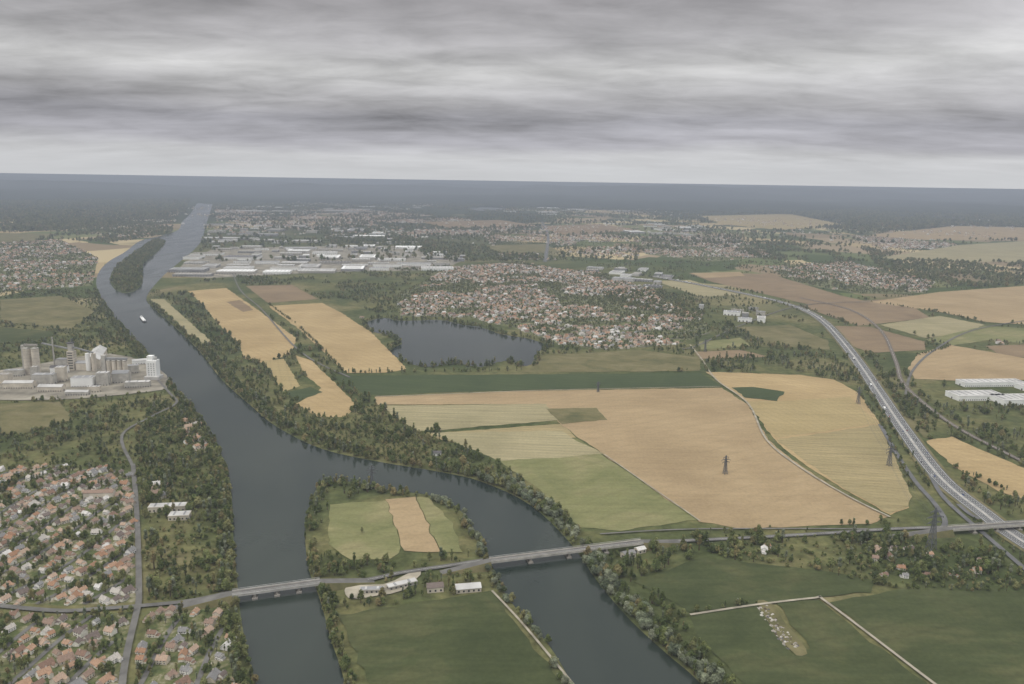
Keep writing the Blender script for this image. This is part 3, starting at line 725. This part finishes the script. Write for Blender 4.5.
# ------------------------------------------------------------------ vegetation
rv_l=[(97,290),(107,312),(124,334),(146,360),(170,390),(195,420),(217,457),(226,492),(227,530),(231,580),(237,632),(250,690),(275,770)]
treeline('riverside_trees',rv_l,24,7.5,0.5,1.15,trees,0)
treeline('riverside_trees',[(153,304),(173,320),(202,348),(224,376),(252,401),(279,422),(325,444),(382,458),(442,468),(484,478)],34,9,0.5,1.25,trees,0)
treeline('riverside_willows',[(484,478),(532,500),(572,538),(604,580),(636,618),(672,650),(708,684),(790,770)],26,7.2,0.65,1.25,willows,2)
treeline('riverside_trees',[(366,770),(348,684),(334,640),(323,600),(312,570),(309,530),(316,498),(322,487),(345,484),(380,492),(430,499)],16,7,0.5,1.05,trees,0)
treeline('riverside_willows',[(430,499),(458,514),(482,552),(504,598),(545,646),(572,690),(620,775)],14,7,0.5,1.05,willows,0)
woods('woodland',[(136,425),(165,400),(190,408),(218,450),(230,490),(229,540),(236,588),(190,600),(148,602),(142,560),(138,470)],9.5,0.5,1.2,cluster=60,th=-0.2)
woods('woodland',[(300,430),(330,412),(370,398),(405,408),(440,430),(470,448),(520,480),(575,532),(560,540),(520,500),(480,480),(430,468),(370,458),(320,448)],10,0.5,1.15,cluster=50,th=-0.12)
woods('woodland',[(226,302),(262,312),(310,340),(345,374),(376,398),(360,412),(330,420),(280,425),(250,400),(215,365),(165,320),(150,298),(190,290)],12.5,0.5,1.1,cluster=70,th=-0.1)
woods('woodland',[(318,484),(350,480),(378,490),(330,505),(326,548),(352,564),(440,560),(470,556),(486,556),(490,590),(336,614),(318,600),(308,560)],10,0.5,1.0,cluster=40,th=-0.2)
woods('woodland',[(590,552),(690,538),(720,552),(690,560),(640,578),(690,622),(735,690),(705,690),(640,620)],9.5,0.5,1.15,cluster=50,th=-0.3)
woods('woodland',[(690,536),(780,541),(900,534),(1060,566),(1060,592),(890,588),(800,566),(720,560)],10,0.5,1.15,cluster=50,th=-0.25)
woods('roadside_trees',[(690,524),(900,516),(905,530),(690,538)],12,0.4,0.8,cluster=30)
woods('woodland',[(872,378),(905,368),(930,408),(1060,472),(1060,482),(925,440),(902,420)],11,0.5,1.1,cluster=60,th=-0.2)
woods('woodland',[(952,474),(1050,512),(1060,524),(985,512)],11,0.5,1.0,cluster=50,th=-0.2)
woods('woodland',[(905,385),(945,385),(950,402),(1060,412),(1060,470),(960,425)],13,0.5,1.1,cluster=60)
woods('woodland',[(690,335),(730,325),(800,345),(862,372),(866,392),(835,380),(705,372)],13,0.5,1.1,cluster=80,th=-0.2)
woods('woodland',[(540,345),(620,350),(690,345),(700,372),(600,372),(540,370)],14,0.5,1.0,cluster=60,th=-0.1)
treeline('lakeside_trees',lake+[lake[0]],34,9,0.5,1.2)
treeline('hedgerow',[(330,374),(440,372),(560,371),(700,371)],10,9,0.5,1.0)
treeline('motorway_trees',[(850,370),(872,398),(893,430),(920,470),(930,500)],10,9,0.4,0.9)
treeline('motorway_trees',[(1040,572),(1000,545),(965,515)],12,9,0.4,0.9)
treeline('motorway_trees',[(842,320),(858,340),(878,368),(900,402),(930,440)],14,9,0.5,1.0)
woods('woodland',islet,15,0.7,1.5,ng=[])
woods('forest',[(600,292),(660,290),(710,305),(700,320),(650,312),(610,302)],16,0.8,1.2)
woods('forest',[(860,248),(960,262),(1080,264),(1080,292),(1000,290),(940,285),(880,270)],26,1.2,2.0,cluster=400,th=-0.35)
woods('forest',[(700,240),(800,244),(870,262),(770,262)],26,1.2,2.0,cluster=500)
woods('forest',[(790,214),(900,208),(1080,206),(1080,232),(960,238),(860,232),(800,226)],60,2.5,4.5,cluster=1500,th=-0.35)
woods('forest',[(320,232),(400,238),(500,248),(560,262),(450,262),(400,246),(330,244)],34,1.3,2.2)
woods('forest',[(-60,203),(100,201),(190,200),(185,214),(110,228),(-60,240)],60,2.2,4,cluster=900,th=-0.3)
woods('forest',[(-60,228),(100,214),(175,216),(172,234),(110,244),(60,240),(-60,248)],32,1.2,2.2,cluster=500,th=-0.25)
woods('scrub_trees',[(-60,290),(90,290),(118,330),(160,372),(60,362),(-60,372)],15,0.5,1.0,cluster=60)
woods('scrub_trees',[(-90,398),(60,400),(150,398),(172,402),(135,425),(130,466),(60,462),(-90,474)],11,0.4,1.0,cluster=50)
woods('scrub_trees',[(100,330),(150,360),(125,345),(100,345)],12,0.5,1.0)
woods('bushes',[(-90,290),(160,290),(230,440),(130,470),(-90,470)],14,0.5,1.3,bushes)
woods('bushes',[(136,425),(165,400),(190,408),(218,450),(230,490),(229,540),(236,588),(190,600),(148,602),(142,560),(138,470)],9,0.5,1.3,bushes)
woods('bushes',[(300,430),(370,398),(440,430),(575,532),(560,540),(480,480),(320,448)],9,0.5,1.3,bushes)
woods('bushes',[(690,536),(900,534),(1060,566),(1060,592),(890,588),(720,560)],10,0.5,1.2,bushes)
woods('forest',[(170,280),(330,274),(450,266),(400,290),(395,318),(330,302),(240,284)],17,0.7,1.2,cluster=140)
woods('forest',[(200,205),(1024,205),(1024,260),(600,262),(200,262)],66,1.4,2.8,cluster=700,th=-0.05)
woods('scrub_trees',[(580,262),(860,262),(1060,300),(1060,345),(860,362),(700,335),(650,280)],24,0.6,1.1,cluster=120)
for px in ([(860,395),(885,430),(912,490)],[(870,302),(940,313),(985,324)],[(925,340),(950,346),(915,356)],[(800,306),(858,326)],[(955,468),(1045,508)],[(690,613),(760,604)],[(826,572),(900,588),(1040,592)],[(268,304),(300,328),(345,374)],[(243,358),(262,363),(292,354)]):
    treeline('hedgerow',px,7,8,0.3,0.75,trees,ng=NOGO_W)
sp_=np.array([G(466,447),G(362,533)]); scatter('field_trees',sp_,[0.8,0.6],[0,1],trees)
mb=MB()
for _ in range(150):
    t=R(); u=762+30*t+random.uniform(-7,7); v=607+42*t+random.uniform(-2,2); x,y=G(u,v); r=random.uniform(0.8,2.8)
    mb.cyl((x,y,0.3),r,r*0.7,random.choice((rust,rust,conc,darkr,bark)),9,r*0.25)
mb.obj('gravel_heaps'); sheet('gravel_yard',[(757,605),(770,604),(790,628),(806,650),(794,655),(775,632)],olive,sm=3,wob=4)
# ------------------------------------------------------------------ barge
def barge(u,v,ang,Ls=95):
    x,y=G(u,v); mb=MB(); w=11
    out=[(-Ls/2,-w/2),(Ls/2-8,-w/2),(Ls/2-2,-w/4),(Ls/2,0),(Ls/2-2,w/4),(Ls/2-8,w/2),(-Ls/2,w/2)]; n=len(out)
    mb.add([(a,b_,-0.5) for a,b_ in out]+[(a,b_*1.03,2.6) for a,b_ in out],[(i,(i+1)%n,n+(i+1)%n,n+i) for i in range(n)]+[tuple(range(n,2*n))],darkr)
    mb.box((2,0,2.6),(Ls-28,8.6,1.5),white)
    for i in range(6): mb.box((2-(Ls-28)/2+(i+.5)*(Ls-28)/6,0,4.1),(8,8,0.5),white)
    mb.box((-Ls/2+8,0,2.6),(9,7,2.6),white); mb.box((-Ls/2+9,0,5.2),(4,4.5,2.6),white); mb.box((-Ls/2+11.05,0,6),(0.2,4,1.2),glass)
    mb.box((Ls/2-6,0,2.6),(2,3,1.4),steel)
    o=mb.obj('river_barge',(x,y,0.3)); o.rotation_euler.z=ang
a=G(138,314); b_=G(148,326); barge(143,320,math.atan2(b_[1]-a[1],b_[0]-a[0]))
def carmesh():
    mb=MB(); mb.box((0,0,0.35),(4.4,1.8,0.65),carm,taper=0.97); mb.box((-0.2,0,1.0),(2.5,1.6,0.5),glass); mb.box((-0.2,0,1.5),(1.95,1.25,0.06),carm)
    for i in (-1.35,1.35):
        for j in (-0.85,0.85): mb.beam((i,j-0.1,0.33),(i,j+0.1,0.33),0.64,rub)
    return mb.obj('car',lk=False).data
def truckmesh():
    mb=MB(); mb.box((-1.5,0,1.1),(11.5,2.5,2.9),white); mb.box((5.9,0,0.6),(2.3,2.4,2.9),carm); mb.box((7.08,0,2.0),(0.12,2.1,0.9),glass); mb.box((-1,0,0.7),(12,1.2,0.35),darkr)
    for i in (-6,-4.8,-3.6,3,5.8):
        for j in (-1.1,1.1): mb.beam((i,j-0.15,0.5),(i,j+0.15,0.5),0.95,rub)
    return mb.obj('truck',lk=False).data
cm,tm=carmesh(),truckmesh()
for i in range(4,len(dense)-2):
    a,b_=dense[i],dense[i+1]; l=math.dist(a,b_)
    if a[1]>4500 or R()>min(1,l/45): continue
    for _ in range(random.choice((1,1,2))):
        t=R(); off=random.choice((-10.8,-7.5,-4.2,4.2,7.5,10.8)); q=offs([a,b_],off); tr=R()<0.22 and abs(off)>7
        o=link(bpy.data.objects.new('truck' if tr else 'car',tm if tr else cm)); o.location=(q[0][0]+(q[1][0]-q[0][0])*t,q[0][1]+(q[1][1]-q[0][1])*t,1.62)
        o.rotation_euler.z=math.atan2(b_[1]-a[1],b_[0]-a[0])+(math.pi if off>0 else 0)
# ------------------------------------------------------------------ haze layer
hz=bpy.data.materials.new('haze'); hz.use_nodes=True; nt=hz.node_tree; nt.nodes.clear()
out=N(nt,'ShaderNodeOutputMaterial'); sc_=N(nt,'ShaderNodeVolumeScatter'); ab=N(nt,'ShaderNodeVolumeAbsorption'); ad=N(nt,'ShaderNodeAddShader')
SIG=1/12000; alb=(0.475,0.525,0.61)
sc_.inputs['Color'].default_value=(*alb,1); sc_.inputs['Density'].default_value=SIG
ab.inputs['Color'].default_value=(*alb,1); ab.inputs['Density'].default_value=SIG
L(nt,sc_.outputs[0],ad.inputs[0]); L(nt,ab.outputs[0],ad.inputs[1]); L(nt,ad.outputs[0],out.inputs['Volume'])
mb=MB(); mb.box((0,120000,-20),(290000,240000,460),hz); mb.obj('haze_layer')
# ------------------------------------------------------------------ world
EL=math.radians(50); AZ=math.radians(-125)   # azimuth from +Y towards +X
w=bpy.data.worlds.new('World'); scene.world=w; w.use_nodes=True; nt=w.node_tree; bg=nt.nodes['Background']
sky=N(nt,'ShaderNodeTexSky',sky_type='NISHITA'); sky.sun_disc=False; sky.sun_elevation=EL; sky.sun_rotation=AZ; sky.air_density=1.5; sky.dust_density=3
tc=N(nt,'ShaderNodeTexCoord'); sx=N(nt,'ShaderNodeSeparateXYZ'); L(nt,tc.outputs['Generated'],sx.inputs[0])
zc=mth(nt,'MAXIMUM',sx.outputs['Z'],0.0); den=mth(nt,'ADD',zc,0.12)
cb=N(nt,'ShaderNodeCombineXYZ'); L(nt,mth(nt,'DIVIDE',sx.outputs['X'],den),cb.inputs[0]); L(nt,mth(nt,'DIVIDE',sx.outputs['Y'],den),cb.inputs[1])
na_=noi(nt,mapping(nt,cb.outputs[0],0.05,(0.55,1.0,1),(0.4,0.3,0)),1.0,4,0.5,0.15)
nb_=noi(nt,mapping(nt,cb.outputs[0],-0.06,(2.2,3.4,1),(3,7,0)),1.0,5,0.6,0.3)
nd_=noi(nt,mapping(nt,cb.outputs[0],0.2,(0.30,0.35,1),(9,2,0)),1.0,3,0.5,0.2)
zz=mth(nt,'ADD',zc,mth(nt,'MULTIPLY',mth(nt,'SUBTRACT',nd_,0.5),0.07))
def g(v,t=(1,1,1.0)): return (v*t[0],v*t[1],v*t[2])
el=ramp(nt,zz,[(0.0,g(0.60,(0.98,1,1.03))),(0.028,g(0.59,(.99,1,1.03))),(0.046,g(0.43,(.98,.98,1.07))),(0.075,g(0.355,(.98,.98,1.08))),(0.095,g(0.41,(1,.99,1.04))),(0.135,g(0.58,(1,.995,1))),(0.168,g(0.44,(1,.98,1.01))),(0.22,g(0.33,(1.02,.98,1.02))),(0.4,g(0.6)),(1.0,g(1.0))])
fadeh=mapr(nt,zc,0.01,0.07,0.12,1.0)
amp=mth(nt,'MULTIPLY',mth(nt,'ADD',mth(nt,'MULTIPLY',mth(nt,'SUBTRACT',na_,0.5),1.5),mth(nt,'MULTIPLY',mth(nt,'SUBTRACT',nb_,0.5),0.85)),fadeh)
amp=mth(nt,'ADD',amp,mth(nt,'MULTIPLY',mth(nt,'MULTIPLY',sx.outputs['X'],0.16),fadeh))
vv=scalev(nt,el,mth(nt,'MULTIPLY',mth(nt,'ADD',amp,1.0),mapr(nt,zc,0.25,1,10.4,22)))
cl=mix(nt,0.95,sky.outputs[0],vv)
L(nt,cl,bg.inputs['Color']); bg.inputs['Strength'].default_value=0.1
sd=bpy.data.lights.new('sun','SUN'); sd.energy=1.3; sd.angle=math.radians(12); sd.color=(1,0.95,0.87)
so=link(bpy.data.objects.new('sun',sd))
d=Vector((math.sin(AZ)*math.cos(EL),math.cos(AZ)*math.cos(EL),math.sin(EL)))
so.rotation_euler=d.to_track_quat('Z','Y').to_euler(); so.location=d*5000
scene.view_settings.view_transform='Standard'; scene.view_settings.look='None'; scene.view_settings.exposure=0
print('INSTANCES',total[0],'objects',len(bpy.data.objects))
